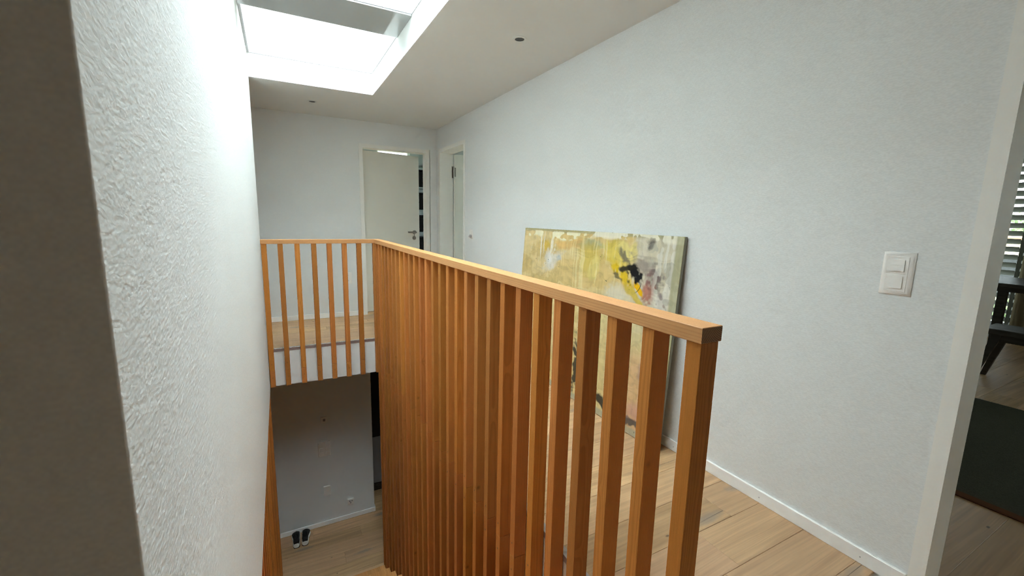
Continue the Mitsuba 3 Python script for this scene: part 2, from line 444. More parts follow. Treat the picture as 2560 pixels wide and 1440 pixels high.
def lay(region, z, parent, first, width=0.188, lens=(1.3, 1.9), joints=None):
    """Oak planks along x, in rows across y, cut to the axis-aligned rectangles of region."""
    for (ax0, ax1, ay0, ay1) in region:
        k0 = math.floor((ay0 - first) / width)
        k = k0
        while first + k * width < ay1 - 1e-4:
            y0, y1 = max(ay0, first + k * width), min(ay1, first + (k + 1) * width)
            if y1 - y0 > 0.01:
                r = random.Random(k * 7 + int(ax0 * 100))
                x = ax0 - r.uniform(0.1, 1.2)
                if joints and k in joints:
                    x = joints[k] - 10 * 1.5
                while x < ax1:
                    L = 1.5 if joints and k in joints else r.uniform(*lens)
                    a, b = max(x, ax0), min(x + L, ax1)
                    if b - a > 0.02:
                        seed[0] += 1
                        plank(a, b, y0, y1, z, parent, seed[0])
                    x += L
            k += 1


# upper hall: beside the stairwell, the landing at the far end, in front of the stair
lay([(0.9055, XR, Y0 - 0.0, SY + 0.028), (-3.0, XR, SY + 0.028, YF), (-1.5, XR, -4.0, Y0 - 0.026)], 0.0, 'floor', 0.0705, joints={5: 1.657, 3: 1.35})
lay([(XR, 7.3, -1.95, 1.9)], 0.0, 'floor', 0.0705, lens=(1.6, 2.2))
lay([(0.94, 1.722, YF, 6.6)], 0.0, 'floor', 0.0705)

struct('floor_lower', box(-3.0, 5.0, -1.6, 7.8, ZL - 0.2, ZL - 0.013), 'oak_gap', 'sub-floor of the lower storey under its oak planks', 'floor')
lay([(-1.2, 2.2, 3.9, 6.2)], ZL, 'floor_lower', 0.04)
seed[0] += 1
ob = box(-3.0, 5.0, -1.6, 3.9, ZL - 0.013, ZL)
obj('plank_field', ob, 'oak', 'floor_lower', uv=np.c_[10 * seed[0] + (np.array(ob.vertices)[:, 0] + 3) % 9, np.array(ob.vertices)[:, 1] % 0.19], kind='stuff')

# metal edging of the plank floor along the stairwell
t1 = cat(box(0.8772, 0.8805, Y0, 4.4212, -0.0254, 0.0012), box(0.8772, 0.9050, Y0, SY + 0.026, 0.0002, 0.0014))
struct('trim_1', t1, 'strip_metal', 'aluminium edging strip of the oak floor beside the long row of slats', 'edging strip')
t2a = box(XL, 0.8772, 4.4215, 4.4248, -0.0254, 0.0008)
t2 = struct('trim_2', t2a, 'strip_metal', 'dark aluminium edging strip of the landing floor above the white slab face', 'edging strip')
obj('flange', box(XL, 0.905, 4.4215, SY + 0.026, 0.0009, 0.0020), 'aluminium', t2, label='bright top flange of the edging strip')

# ------------------------------------------------------------------ left wall: real grain where it stands closest to the camera


def left_wall():
    z0, z1 = ZS + 0.014, ZC
    pts = [(-1.5, 0.5607), (-0.6, 0.5607)] + [(x, 0.5607) for x in np.arange(-0.28, XL - 0.0025, 0.002)]
    r = 0.0025
    for a in np.linspace(-math.pi / 2, 0, 6):
        pts.append((XL - r + r * math.cos(a), 0.5607 + r + r * math.sin(a)))
    y = 0.5607 + r
    step = 0.002
    while y < YW - 0.05:
        y += step
        if y > 1.0:
            step = min(step * 1.05, 0.025)
        pts.append((XL, min(y, YW - 0.006)))
    for a in np.linspace(0, math.pi / 2, 5):
        pts.append((XL - r + r * math.cos(a), YW - r + r * math.sin(a)))
    pts += [(-0.404, YW), (-0.404, 0.76), (-1.5, 0.76)]
    P = np.array(pts)
    N, zs = len(P), np.r_[np.arange(z0, 0.2, 0.02), np.arange(0.2, 1.95, 0.002), np.arange(1.95, z1, 0.02), z1]
    d = np.roll(P, -1, 0) - np.roll(P, 1, 0)
    nr = np.c_[d[:, 1], -d[:, 0]]
    nr /= np.linalg.norm(nr, axis=1, keepdims=True)
    V = np.zeros((len(zs), N, 3))
    V[..., :2] = P[None]
    V[..., 2] = zs[:, None]
    q = V.reshape(-1, 3)
    g = np.array([330.0, 115.0, 330.0])
    h = meshkit.noise(q * g) * 0.6 + meshkit.noise(q * g * 0.5 + 31) * 0.4
    w = ((P[:, 0] > -0.33) & (P[:, 1] < 3.0) & (P[:, 1] < 0.74) | ((P[:, 0] > XL - 0.02) & (P[:, 1] < 3.0))).astype(float)
    amp = 0.00125 * w * np.clip((2.6 - P[:, 1]) / 1.6, 0, 1)
    disp = (h.reshape(len(zs), N) - 0.5) * amp[None]
    disp[[0, -1]] = 0
    V[..., :2] += disp[..., None] * nr[None]
    i, j = np.meshgrid(np.arange(len(zs) - 1), np.arange(N), indexing='ij')
    a, b = i * N + j, i * N + (j + 1) % N
    F = np.vstack([np.stack([a, b, b + N], -1).reshape(-1, 3), np.stack([a, b + N, a + N], -1).reshape(-1, 3)])
    cv, cf = trimesh.creation.triangulate_polygon(sg.Polygon(P), engine='earcut')
    n0 = V.size // 3
    top = np.c_[cv, np.full(len(cv), z1)]
    bot = np.c_[cv, np.full(len(cv), z0)]
    return trimesh.Trimesh(np.vstack([V.reshape(-1, 3), top, bot]), np.vstack([F, cf + n0, cf[:, ::-1] + n0 + len(cv)]), process=False)


struct('wall_left', left_wall(), 'plaster_coarse', 'coarse white plaster wall at the left of the stairwell, its near corner in front of the camera', 'wall', smooth=50)

# ------------------------------------------------------------------ right wall, far wall, ceiling, outer shell
rw = rect(-4.0, YF, -0.013, ZC)
rw = rw.difference(rect(-0.395, 0.4931, -1, 2.1056)).difference(rect(4.5936, 5.4882, -1, 2.1052))


def grain_sheet(y0, y1, z0, z1, step=0.0036):
    """The trowelled face of the right wall where it is close enough to show its grain."""
    ys = np.r_[np.arange(y0, 2.5, step), np.arange(2.5, y1, 0.02), y1]
    zs = np.r_[np.arange(z0, z1, step), z1]
    Y, Z = np.meshgrid(ys, zs)
    q = np.stack([np.zeros_like(Y), Y, Z], -1)
    h = 0.6 * meshkit.noise(q * np.array([1, 150.0, 220.0]) + 5) + 0.4 * meshkit.noise(q * np.array([1, 75.0, 110.0]) + 17)
    amp = 0.0014 * np.clip((2.5 - Y) / 0.5, 0, 1)
    X = XR - (h - 0.5) * amp
    V = np.stack([X, Y, Z], -1).reshape(-1, 3)
    n = len(ys)
    i, j = np.meshgrid(np.arange(len(zs) - 1), np.arange(n - 1), indexing='ij')
    a = i * n + j
    F = np.vstack([np.stack([a, a + n + 1, a + 1], -1).reshape(-1, 3), np.stack([a, a + n, a + n + 1], -1).reshape(-1, 3)])
    return trimesh.Trimesh(V, F, process=False)


wr = struct('wall_right', ext_yz(rw.difference(rect(0.4931, 4.5936, 0.0, ZC)), XR, WT), 'plaster', 'long fine-plastered white wall behind the leaning painting', 'wall')
obj('core', ext_yz(rect(0.4931, 4.5936, 0.0, ZC), XR + 0.002, WT), 'plaster', wr)
obj('plaster_face', grain_sheet(0.4931, 4.5936, 0.0, ZC), 'plaster_coarse', wr, smooth=True)
fw = rect(-3.0, WT, -0.013, ZC).difference(rect(0.8937, 1.7763, -1, 2.1027))
struct('wall_far', ext_xz(fw, YF, YF + 0.14), 'plaster', 'white far wall of the landing with the cream door', 'wall')

roof = sg.box(-3.2, -4.4, 7.6, 8.0)
sky_hole = rect(XL, SKX, 0.95, SKY)
struct('ceiling', extrude(roof.difference(sky_hole), ZC, SKZ), 'ceiling_paint', 'white ceiling with the long skylight opening over the stairs', 'ceiling')

struct('wall_landing', cat(box(-3.15, -3.0, 4.3, 5.72, -0.013, ZC), box(-3.0, -0.404, 4.30, 4.4252, -0.013, ZC)), 'plaster', 'white walls closing the landing behind the stairwell wall', 'wall')
struct('wall_back', cat(box(-1.65, XR, -4.15, -4.0, -0.013, ZC), box(-1.65, -1.5, -4.0, 0.76, -0.013, ZC)), 'plaster', 'white walls of the hall behind the camera', 'wall')

# dining room behind the right wall
win = rect(-4.0, 3.9, -0.013, ZC).difference(rect(1.495, 3.2, 0.12, 2.25)).difference(rect(-3.6, -2.4, 0.85, 2.25))
struct('wall_dining_outer', ext_yz(win, 7.30, 7.55), 'plaster', 'outer wall of the dining room with the blinded window', 'wall')
struct('wall_dining', cat(box(WT, 7.3, 3.80, 3.9, -0.013, ZC), box(WT, 7.3, -4.15, -4.0, -0.013, ZC)), 'plaster', 'plain side walls of the dining room', 'wall')
# rooms at the far end
fr = rect(-0.6, 4.6, -0.013, ZC).difference(rect(1.50, 2.06, 0.9, 2.352))
struct('wall_far_room', cat(ext_xz(fr, 7.62, 7.75), box(-0.75, -0.6, YF + 0.14, 7.62, -0.013, ZC), box(2.6, 2.7, YF + 0.14, 7.62, -0.013, ZC)), 'plaster', 'walls of the far room behind the cream door', 'wall')
sr = rect(3.9, 5.73, -0.013, ZC).difference(rect(4.3, 5.2, 0.9, 2.1))
struct('wall_side_room', cat(ext_yz(sr, 4.5, 4.6), box(WT, 4.5, 5.63, 5.73, -0.013, ZC)), 'plaster', 'walls of the side room behind the right far door', 'wall')

# lower storey
struct('wall_lower_far', box(-2.0, 0.934, YLW, YLW + 0.16, ZL, ZS), 'plaster', 'white wall of the lower storey with switch plates and a socket', 'wall')
lo = rect(-1.75, 7.8, ZL, ZS)
struct('wall_lower', cat(ext_yz(lo.difference(rect(4.6, 5.5, ZL + 0.9, ZS - 0.4)), 5.0, 5.15), box(-2.15, -2.0, -1.6, 7.8, ZL, ZS), box(-2.0, 5.0, -1.75, -1.6, ZL, ZS), box(-2.0, 5.0, 7.65, 7.80, ZL, ZS), box(1.55, 5.0, 6.5, 6.6, ZL, ZS)),
       'plaster', 'outer walls of the lower storey around the stair', 'wall')

# baseboards (58 x 12 mm, white)


def board(x0, x1, y0, y1, z=0.0, h=0.058):
    return box(x0, x1, y0, y1, z, z + h, 0.002)


br = struct('baseboard_right', board(XR - 0.0125, XR - 0.0005, 0.4945, 4.592), 'trim_paint', 'white baseboard along the foot of the long right wall', 'baseboard')
for y in (0.625, 1.014, 1.50, 2.0):
    obj('nail', cyl(0.0022, 0.0012, (XR - 0.0127, y, 0.026), 'x', 10), 'frame_grey', br)
struct('baseboard_far', board(-3.0, 0.892, YF - 0.0125, YF - 0.0005), 'trim_paint', 'white baseboard along the landing wall left of the cream door', 'baseboard')
struct('baseboard_lower', cat(board(-2.0, 0.946, YLW - 0.0125, YLW - 0.0005, ZL), board(0.9345, 0.946, YLW, YLW + 0.16, ZL)), 'trim_paint', 'white baseboard of the lower wall behind the shoes', 'baseboard')

# ------------------------------------------------------------------ skylight
w1 = thing('window_1', 'long white skylight with a glossy grey crossbar over the stairs', 'skylight', kind='structure')
bars = [(3.0046, 3.4013)]
openings = [(0.95, 3.0046), (3.4013, SKY)]
HD, TAPER = 0.50, 0.2
for a, b in openings:
    x0, x1, y0, y1 = XL + 0.017, SKX - 0.004, a + 0.004, b - 0.004
    obj('frame', trimesh.boolean.difference([box(XL + 0.0005, SKX - 0.0005, a + 0.0005, b - 0.0005, SKZ - 0.0015, SKZ + 0.0025), box(x0, x1, y0, y1, 2, 3)], engine='manifold'), 'frame_grey', w1, label='thin grey skylight frame')
    q = HD * TAPER
    fr_ = hull([(x0, y0, SKZ), (x1, y0, SKZ), (x0, y1, SKZ), (x1, y1, SKZ), (x0 + q, y0 + q, SKZ + HD), (x1 - q, y0 + q, SKZ + HD), (x0 + q, y1 - q, SKZ + HD), (x1 - q, y1 - q, SKZ + HD)])
    obj('upstand', trimesh.boolean.difference([box(XL - 0.15, SKX + 0.15, a - 0.19, b + 0.19, SKZ + 0.003, SKZ + HD - 0.0005), fr_], engine='manifold'), 'trim_paint', w1, label='white tapering skylight shaft')
    for k, zz in enumerate((SKZ + HD, SKZ + HD + 0.018)):
        v = np.array([[x0 + q - 0.05, y0 + q - 0.05, zz], [x1 - q + 0.05, y0 + q - 0.05, zz], [x1 - q + 0.05, y1 - q + 0.05, zz], [x0 + q - 0.05, y1 - q + 0.05, zz]])
        obj('pane', trimesh.Trimesh(v, [[0, 1, 2], [0, 2, 3]], process=False), 'glass', w1)
for a, b in bars:
    obj('crossbar', box(XL + 0.001, SKX - 0.001, a, b, SKZ - 0.012, SKZ + 0.0025, 0.001), 'gloss_grey', w1, label='glossy grey crossbar between two panes')

# ------------------------------------------------------------------ railing
RZ0, RZ1 = 0.9819, 1.0195
rail = thing('stair_railing', 'orange-brown larch railing of square slats around the stairwell', 'railing')
long_poly = [(0.8146, 0.6109), (0.8832, 0.6109), (0.8832, 4.4308), (0.8146, 4.3622)]
far_poly = [(XL + 0.0005, 4.3622), (0.8143, 4.3622), (0.8829, 4.4308), (XL + 0.0005, 4.4308)]
for poly, far in ((long_poly, 0), (far_poly, 1)):
    m = prism(poly, RZ0, RZ1, 0.0014)
    obj('handrail', m, 'larch_rail', rail, uv=np.tile([float(far), 0.0], (len(m.vertices), 1)))

RISE, RUN = 2.73 / 15, 0.2664
TREAD_FRONT = [Y0 + RUN * (k + 1) for k in range(14)]        # front edge of tread k (k = 0 the highest)
TREAD_TOP = [-RISE * (k + 1) for k in range(14)]


def stair_z(y):
    for f, t in zip(TREAD_FRONT, TREAD_TOP):
        if y < f:
            return t
    return -2.61


def slat_mesh(x0, x1, y0, y1, z0, z1):
    return box(x0, x1, y0, y1, z0, z1, 0.0012)


def slat(x0, x1, y0, y1, z0, z1, uvs, name='slat'):
    m = slat_mesh(x0, x1, y0, y1, z0, z1)
    return obj(name, m, 'larch_slat', rail, uv=np.tile(uvs, (len(m.vertices), 1)))


def screw(parent, x, y, z, axis):
    obj('screw', cyl(0.0026, 0.0012, (x, y, z), axis, 8), 'dark_grey', parent)


ZJ = -0.2085
for i in range(28):
    y1 = 0.6540 + 0.13708 * i
    y0 = y1 - 0.0402
    if i == 0:
        y0 = 0.6124
    tone = random.uniform(0.05, 0.95)
    s = i + 1 + tone
    k = slat(0.8186, 0.8768, y0, y1, ZJ + 0.0007, RZ0 - 0.0002, [s, (y0 + y1) / 2])
    screw(k, 0.8182, (y0 + y1) / 2, -0.147, 'x')
    tone = 0.6 * tone + 0.4 * random.uniform(0.05, 0.95)
    zb = min(ZS, stair_z((y0 + y1) / 2)) + 0.0005
    k = slat(0.8186, 0.8768, y0, y1, zb, ZJ - 0.0007, [i + 40 + min(tone, 0.99), (y0 + y1) / 2])
    if zb < -0.29:
        screw(k, 0.8182, (y0 + y1) / 2, -0.278, 'x')
k = slat(0.8030, 0.8580, 4.3664, 4.4211, ZS + 0.012, RZ0 - 0.0002, [131.5, 0.8305], name='corner_post')
for i, xx in enumerate((-0.1500, -0.0218, 0.1143, 0.2530, 0.3852, 0.5187, 0.6523)):
    tone = random.uniform(0.05, 0.95)
    k = slat(xx, xx + 0.0418, 4.3664, 4.4211, -0.1910, RZ0 - 0.0002, [101 + i + tone, xx + 0.021])
    screw(k, xx + 0.021, 4.3660, -0.124, 'y')
    k = slat(xx, xx + 0.0418, 4.3664, 4.4211, -0.3475, -0.1925, [111 + i + tone, xx + 0.021])
    screw(k, xx + 0.021, 4.3660, -0.257, 'y')

# slat screen under the left wall
rail_save = rail
rail = thing('slat_screen', 'larch slat screen hanging below the bright left wall beside the stair', 'slat screen')
for i in range(2, 28):
    y1 = 0.6540 + 0.13708 * i - 0.135
    tone = random.uniform(0.05, 0.95)
    zb = stair_z(y1 - 0.02) - 0.35
    slat(-0.2110, -0.1545, y1 - 0.0402, y1, max(zb, ZL + 0.0005), ZS + 0.0135, [i + 70 + tone, y1 - 0.02])
obj('top_rail', box(-0.2330, -0.2112, 0.85, 4.226, ZS - 0.10, ZS + 0.0135, 0.001), 'larch_rail', rail, uv=None)
rail = rail_save

# stair
st = thing('staircase', 'straight larch staircase running down beside the railing', 'stairs')
for k in range(14):
    f, t = TREAD_FRONT[k], TREAD_TOP[k]
    obj('tread', box(-0.1510, 0.8176, f - RUN - 0.03, f, t - 0.045, t, 0.004), 'larch_tread', st)
    obj('riser', box(-0.1510, 0.8170, f - RUN - 0.030, f - RUN - 0.012, t + 0.0005, t + RISE - 0.0455), 'larch_tread', st)

# ------------------------------------------------------------------ doors
d1 = thing('door_1', 'cream door standing slightly ajar in the far wall of the landing', 'door', kind='structure')
OX0, OX1, OZ = 0.9387, 1.723, 2.0577


def portal(a0, a1, zt, w):
    return sg.Polygon([(a0 - w, 0), (a0, 0), (a0, zt), (a1, zt), (a1, 0), (a1 + w, 0), (a1 + w, zt + w), (a0 - w, zt + w)])


obj('casing', ext_xz(portal(OX0, OX1, OZ, 0.0445), YF - 0.004, YF + 0.145), 'frame_paint', d1)
ang = math.radians(12.2)
LW = 0.792
Ml = frame_matrix([OX0 - 0.004, YF + 0.120, 0], [math.cos(ang), math.sin(ang), 0], [-math.sin(ang), math.cos(ang), 0], [0, 0, 1])
leaf = obj('leaf', moved(box(0.010, LW, 0.0, 0.04, 0.008, 2.045, 0.002), Ml), 'door_paint', d1)


def rosette(r, x, z):
    m = cyl(r, 0.009, (x, -0.0047, z), 'y', 28)
    return m


hx, hz = 0.712, 1.0375
lever = cat(rosette(0.0265, hx, hz), cyl(0.010, 0.046, (hx, -0.031, hz), 'y', 20), box(hx - 0.118, hx + 0.010, -0.064, -0.045, hz - 0.010, hz + 0.010, 0.004))
obj('handle', moved(lever, Ml), 'steel', leaf, smooth=35)
kr = cat(rosette(0.0265, hx - 0.004, hz - 0.079), cyl(0.009, 0.016, (hx - 0.004, -0.016, hz - 0.079), 'y', 16),
         box(hx - 0.008, hx + 0.002, -0.012, -0.009, hz - 0.060, hz - 0.028, 0.001))
obj('key_escutcheon', moved(kr, Ml), 'steel', leaf, smooth=35)

d2 = thing('door_2', 'cream door standing wide open in the right wall near the far corner', 'door', kind='structure')
obj('casing', ext_yz(portal(4.6386, 5.4432, 2.0602, 0.0445), XR - 0.004, WT + 0.025), 'frame_paint', d2)
leaf2 = obj('leaf', box(WT + 0.030, WT + 0.82, 5.4005, 5.4395, 0.008, 2.050, 0.002), 'door_paint', d2)
obj('hinge', cat(cyl(0.008, 0.145, (WT + 0.021, 5.402, 1.828), 'z', 14), box(WT + 0.008, WT + 0.029, 5.4355, 5.4420, 1.755, 1.90), box(WT + 0.030, WT + 0.048, 5.3975, 5.4003, 1.77, 1.885)), 'steel', leaf2)

d3 = thing('door_3', 'white steel door frame of the open doorway to the dining room', 'door frame', kind='structure')
obj('casing', ext_yz(portal(-0.350, 0.4505, 2.0606, 0.0423), XR - 0.0025, XR + 0.132), 'frame_paint', d3)

# ------------------------------------------------------------------ electrical fittings


def pillow(w, h, t, slope):
    """A plate of w x h in (x, z), bulging t towards -y, its rim sloping over 'slope'."""
    pts = []
    for sx in (-1, 1):
        for sz in (-1, 1):
            pts += [(sx * w / 2, 0, sz * h / 2), (sx * w / 2, -0.0022, sz * h / 2), (sx * (w / 2 - slope * 0.45), -t * 0.75, sz * (h / 2 - slope * 0.45)),
                    (sx * (w / 2 - slope), -t, sz * (h / 2 - slope))]
    return hull(pts)


def on_right(y, z):
    return frame_matrix([XR - 0.0006, y, z], [0, -1, 0], [1, 0, 0], [0, 0, 1])


def on_far(x, z, y=YF):
    return frame_matrix([x, y - 0.0006, z], [1, 0, 0], [0, 1, 0], [0, 0, 1])


# near double switch
M = on_right(0.6578, 1.0932)
sw = thing('light_switch', 'large white double light switch on the right wall beside the dining doorway', 'light switch')
obj('plate', moved(pillow(0.0882, 0.1466, 0.0085, 0.011), M), 'switch_plastic', sw, smooth=25)
obj('insert', moved(box(-0.0300, 0.0300, -0.0098, -0.0080, 0.0005, 0.0602, 0.0006), M), 'switch_plastic', sw)
obj('insert', moved(box(-0.0300, 0.0300, -0.0098, -0.0080, -0.0602, -0.0005, 0.0006), M), 'switch_plastic', sw)
for z0, z1 in ((0.0299, 0.0495), (0.0093, 0.0291), (-0.0490, -0.0090)):
    tilt = hull([(x, yb if b == 0 else (yt0 if z == z1 else yt1), z) for x in (-0.0195, 0.0195) for z in (z0, z1) for b in (0, 1) for yb, yt0, yt1 in [(-0.0095, -0.0120, -0.0136)]])
    obj('rocker', moved(tilt, M), 'switch_plastic', sw)

# switch by the far right door
M = on_right(4.400, 1.0785)
sw2 = thing('light_switch', 'small white light switch with a socket beside the far right door', 'light switch')
obj('plate', moved(pillow(0.088, 0.094, 0.008, 0.010), M), 'switch_plastic', sw2, smooth=25)
obj('rocker', moved(box(-0.02, 0.02, -0.011, -0.0078, 0.004, 0.036, 0.001), M), 'switch_plastic', sw2)
obj('socket_cover', moved(hull([(x, y, z) for x, y, z in [(-0.03, -0.0078, -0.04), (0.03, -0.0078, -0.04), (-0.03, -0.0078, -0.012), (0.03, -0.0078, -0.012), (-0.03, -0.022, -0.037), (0.03, -0.022, -0.037)]]), M), 'frame_grey', sw2)

# tall socket plate low on the far wall
M = on_far(0.7175, 0.4805)
so = thing('wall_socket', 'tall white socket plate low on the landing wall behind the railing', 'wall socket')
obj('plate', moved(pillow(0.088, 0.147, 0.009, 0.010), M), 'switch_plastic', so, smooth=25)
for dz in (0.031, -0.031):
    ins = obj('insert', moved(box(-0.028, 0.028, -0.0105, -0.0085, dz - 0.028, dz + 0.028, 0.0008), M), 'switch_plastic', so)
    for ddx in (-0.0095, 0.0, 0.0095):
        obj('hole', moved(cyl(0.0024, 0.0006, (ddx, -0.0107, dz + (0.005 if ddx == 0 else 0)), 'y', 10), M), 'black_plastic', ins)

# fittings of the lower wall (surface boxes)


def low(x, z):
    return frame_matrix([x, YLW - 0.0006, z], [1, 0, 0], [0, 1, 0], [0, 0, 1])


th = thing('thermostat', 'small square white room thermostat, topmost fitting on the lower wall', 'thermostat')
M = low(0.354, -1.275)
obj('housing', moved(box(-0.038, 0.038, -0.028, 0, -0.038, 0.038, 0.003), M), 'switch_plastic', th)
obj('dial', moved(cyl(0.016, 0.006, (0.005, -0.031, 0), 'y', 24), M), 'frame_grey', th)

pn = thing('switch_panel', 'large white panel of six switches on the lower wall', 'switch panel')
M = low(0.345, -1.666)
obj('plate', moved(box(-0.073, 0.073, -0.020, 0, -0.097, 0.097, 0.004), M), 'switch_plastic', pn)
for ax in (-0.034, 0.034):
    for az in (-0.06, 0.0, 0.06):
        if ax > 0 and az < 0:
            obj('dimmer_knob', moved(cyl(0.020, 0.014, (ax, -0.0275, az), 'y', 24), M), 'switch_plastic', pn)
        else:
            obj('rocker', moved(box(ax - 0.022, ax + 0.022, -0.0275, -0.0205, az - 0.022, az + 0.022, 0.002), M), 'switch_plastic', pn)

bp_ = thing('blank_cover', 'plain white blank cover plate on the lower wall above the shoes', 'cover plate')
M = low(0.354, -2.243)
obj('body', moved(box(-0.038, 0.038, -0.018, 0, -0.060, 0.060, 0.002), M), 'switch_plastic', bp_)
obj('lid', moved(box(-0.042, 0.042, -0.026, -0.0185, -0.064, 0.064, 0.003), M), 'switch_plastic', bp_)

s2 = thing('wall_socket', 'small white triple socket near the foot of the lower wall', 'wall socket')
M = low(0.632, -2.481)
obj('housing', moved(box(-0.039, 0.039, -0.028, 0, -0.038, 0.038, 0.003), M), 'switch_plastic', s2)
for ax, az in ((-0.013, 0.010), (0.013, 0.012), (-0.002, -0.014)):
    f = obj('outlet', moved(cyl(0.0085, 0.003, (ax, -0.0297, az), 'y', 16), M), 'frame_grey', s2)
    for dx in (-0.004, 0.004):
        obj('hole', moved(cyl(0.0022, 0.001, (ax + dx, -0.0318, az), 'y', 8), M), 'black_plastic', f)

# downlights
for (x, y, lab) in ((1.3929, 2.5417, 'small round recessed ceiling spot near the right wall'), (0.3620, 4.9370, 'small round recessed ceiling spot beyond the skylight above the landing')):
    dl = thing('downlight', lab, 'ceiling spot')
    ring = trimesh.creation.annulus(0.030, 0.046, 0.004, sections=40)
    ring.apply_translation([x, y, ZC - 0.0025])
    obj('rim', ring, 'ceiling_paint', dl, smooth=40)
    cup = lathe([(0.0, -0.0012), (0.020, -0.0012), (0.0298, -0.0040), (0.0298, -0.0006), (0.0, -0.0006)], 32)
    cup.apply_translation([x, y, ZC])
    obj('lamp', cup, 'dark_grey', dl, smooth=30)

# ------------------------------------------------------------------ painting leaning on the wall
pa = thing('painting', 'large abstract yellow and black canvas leaning against the right wall', 'painting')
PB, PT = np.array([1.757, 1.530, 0.004]), np.array([1.8345, 1.530, 1.178])
PH = np.linalg.norm(PT - PB)
ez = (PT - PB) / PH
ex_ = np.array([0, -1.0, 0])                 # from left (far) to right (near)
ey = np.cross(ez, ex_)                       # into the wall
PWD = 1.635
Mp = frame_matrix([PB[0], 3.165, PB[2]], ex_, ey, ez)
pc = box(0, PWD, 0, 0.004, 0, PH, 0.0008)
uvp = np.c_[np.array(pc.vertices)[:, 0] / PWD, 1 - np.array(pc.vertices)[:, 2] / PH]
obj('canvas', moved(pc, Mp), 'paint_oil', pa, uv=uvp, label='painted canvas front in ochre, yellow, grey and black')
sf = [(0, PWD, 0, 0.05), (0, PWD, PH - 0.05, PH), (0, 0.05, 0.05, PH - 0.05), (PWD - 0.05, PWD, 0.05, PH - 0.05)]
for a, b, c, d in sf:
    obj('stretcher_bar', moved(box(a, b, 0.0042, 0.0215, c, d, 0.0006), Mp), 'canvas_edge', pa, label='grey-olive canvas edge')

# ------------------------------------------------------------------ shoes


def shoe(Mx, mirror, lab):
    sh = thing('shoe', lab, 'shoe', 'pair of black sneakers on the lower floor')
    L = 0.262
    t = np.linspace(0, 1, 30)
    half = np.interp(t, [0, 0.06, 0.2, 0.4, 0.62, 0.78, 0.9, 0.97, 1], [0.027, 0.034, 0.037, 0.036, 0.044, 0.047, 0.040, 0.026, 0.010])
    cx = np.interp(t, [0, 0.4, 0.75, 1], [0, 0.002, -0.004, 0.006]) * mirror
    top = np.interp(t, [0, 0.08, 0.25, 0.45, 0.6, 0.8, 0.93, 1], [0.085, 0.102, 0.094, 0.108, 0.092, 0.070, 0.052, 0.038])

    def loft(z_of, wid, off=0.0):
        rings, K = [], 20
        for i in range(len(t)):
            ring = []
            for a in np.linspace(0, 2 * math.pi, K, endpoint=False):
                x, z = math.cos(a), math.sin(a)
                x = math.copysign(abs(x) ** 0.7, x)
                z = math.copysign(abs(z) ** 0.7, z)
                z0, z1 = z_of(i)
                ring.append((cx[i] + x * half[i] * wid, off + t[i] * (L - 2 * off), (z0 + z1) / 2 + z * (z1 - z0) / 2))
            rings.append(ring)
        V = np.array(rings).reshape(-1, 3)
        n, K = len(t), 20
        F = []
        for i in range(n - 1):
            for j in range(K):
                a, b = i * K + j, i * K + (j + 1) % K
                F += [[a, b, b + K], [a, b + K, a + K]]
        V = np.vstack([V, V[:K].mean(0), V[-K:].mean(0)])
        for j in range(K):
            F += [[(j + 1) % K, j, len(V) - 2], [(n - 1) * K + j, (n - 1) * K + (j + 1) % K, len(V) - 1]]
        m = trimesh.Trimesh(V, F, process=False)
        m.fix_normals()
        return m

    rise = np.interp(t, [0, 0.75, 1], [0.0, 0.0, 0.010])
    thick = np.interp(t, [0, 0.1, 0.5, 1], [0.056, 0.052, 0.034, 0.026])
    upper = loft(lambda i: (thick[i] * 0.7 + rise[i], max(top[i], thick[i] + 0.02)), 0.93, 0.007)
    cut = trimesh.creation.icosphere(subdivisions=3)
    cut.apply_scale([0.024, 0.052, 0.045])
    cut.apply_translation([cx[6], 0.075, 0.116])
    hollow = trimesh.boolean.difference([upper, cut], engine='manifold')
    up = obj('upper', moved(hollow, Mx), 'shoe_knit', sh, smooth=40)
    obj('sole', moved(loft(lambda i: (0.008 + rise[i], thick[i] + rise[i] + 0.004), 1.06), Mx), 'shoe_sole', sh, smooth=40, label='thick white sole')
    obj('outsole', moved(loft(lambda i: (0.0004 + rise[i] * 0.9, 0.0085 + rise[i]), 0.99), Mx), 'rubber', sh, smooth=40, label='dark outsole')
    tongue = hull([(cx[12] + sx * 0.016, 0.118 + dy, z) for sx in (-1, 1) for dy, z in ((0, 0.112), (0.004, 0.110), (0.03, 0.092), (0.03, 0.100))])
    obj('tongue', moved(tongue, Mx), 'shoe_knit', sh)
    return sh


def place(x, y, z, a):
    return trimesh.transformations.translation_matrix([x, y, z]) @ trimesh.transformations.rotation_matrix(a, [0, 0, 1])


shoe(place(-0.030, 5.238, ZL, -0.02), 1, 'left black sneaker with thick white sole, nearer the slat screen, toe to the wall')
shoe(place(0.064, 5.236, ZL, -0.10), -1, 'right black sneaker with thick white sole, its toe turned to the right')

# ------------------------------------------------------------------ dining room through the doorway
rug = thing('rug', 'flat dark grey-green rug on the dining room floor', 'rug')
obj('pile', box(2.757, 4.505, -0.9, 1.35, 0.0004, 0.009, 0.003), 'rug_wool', rug)

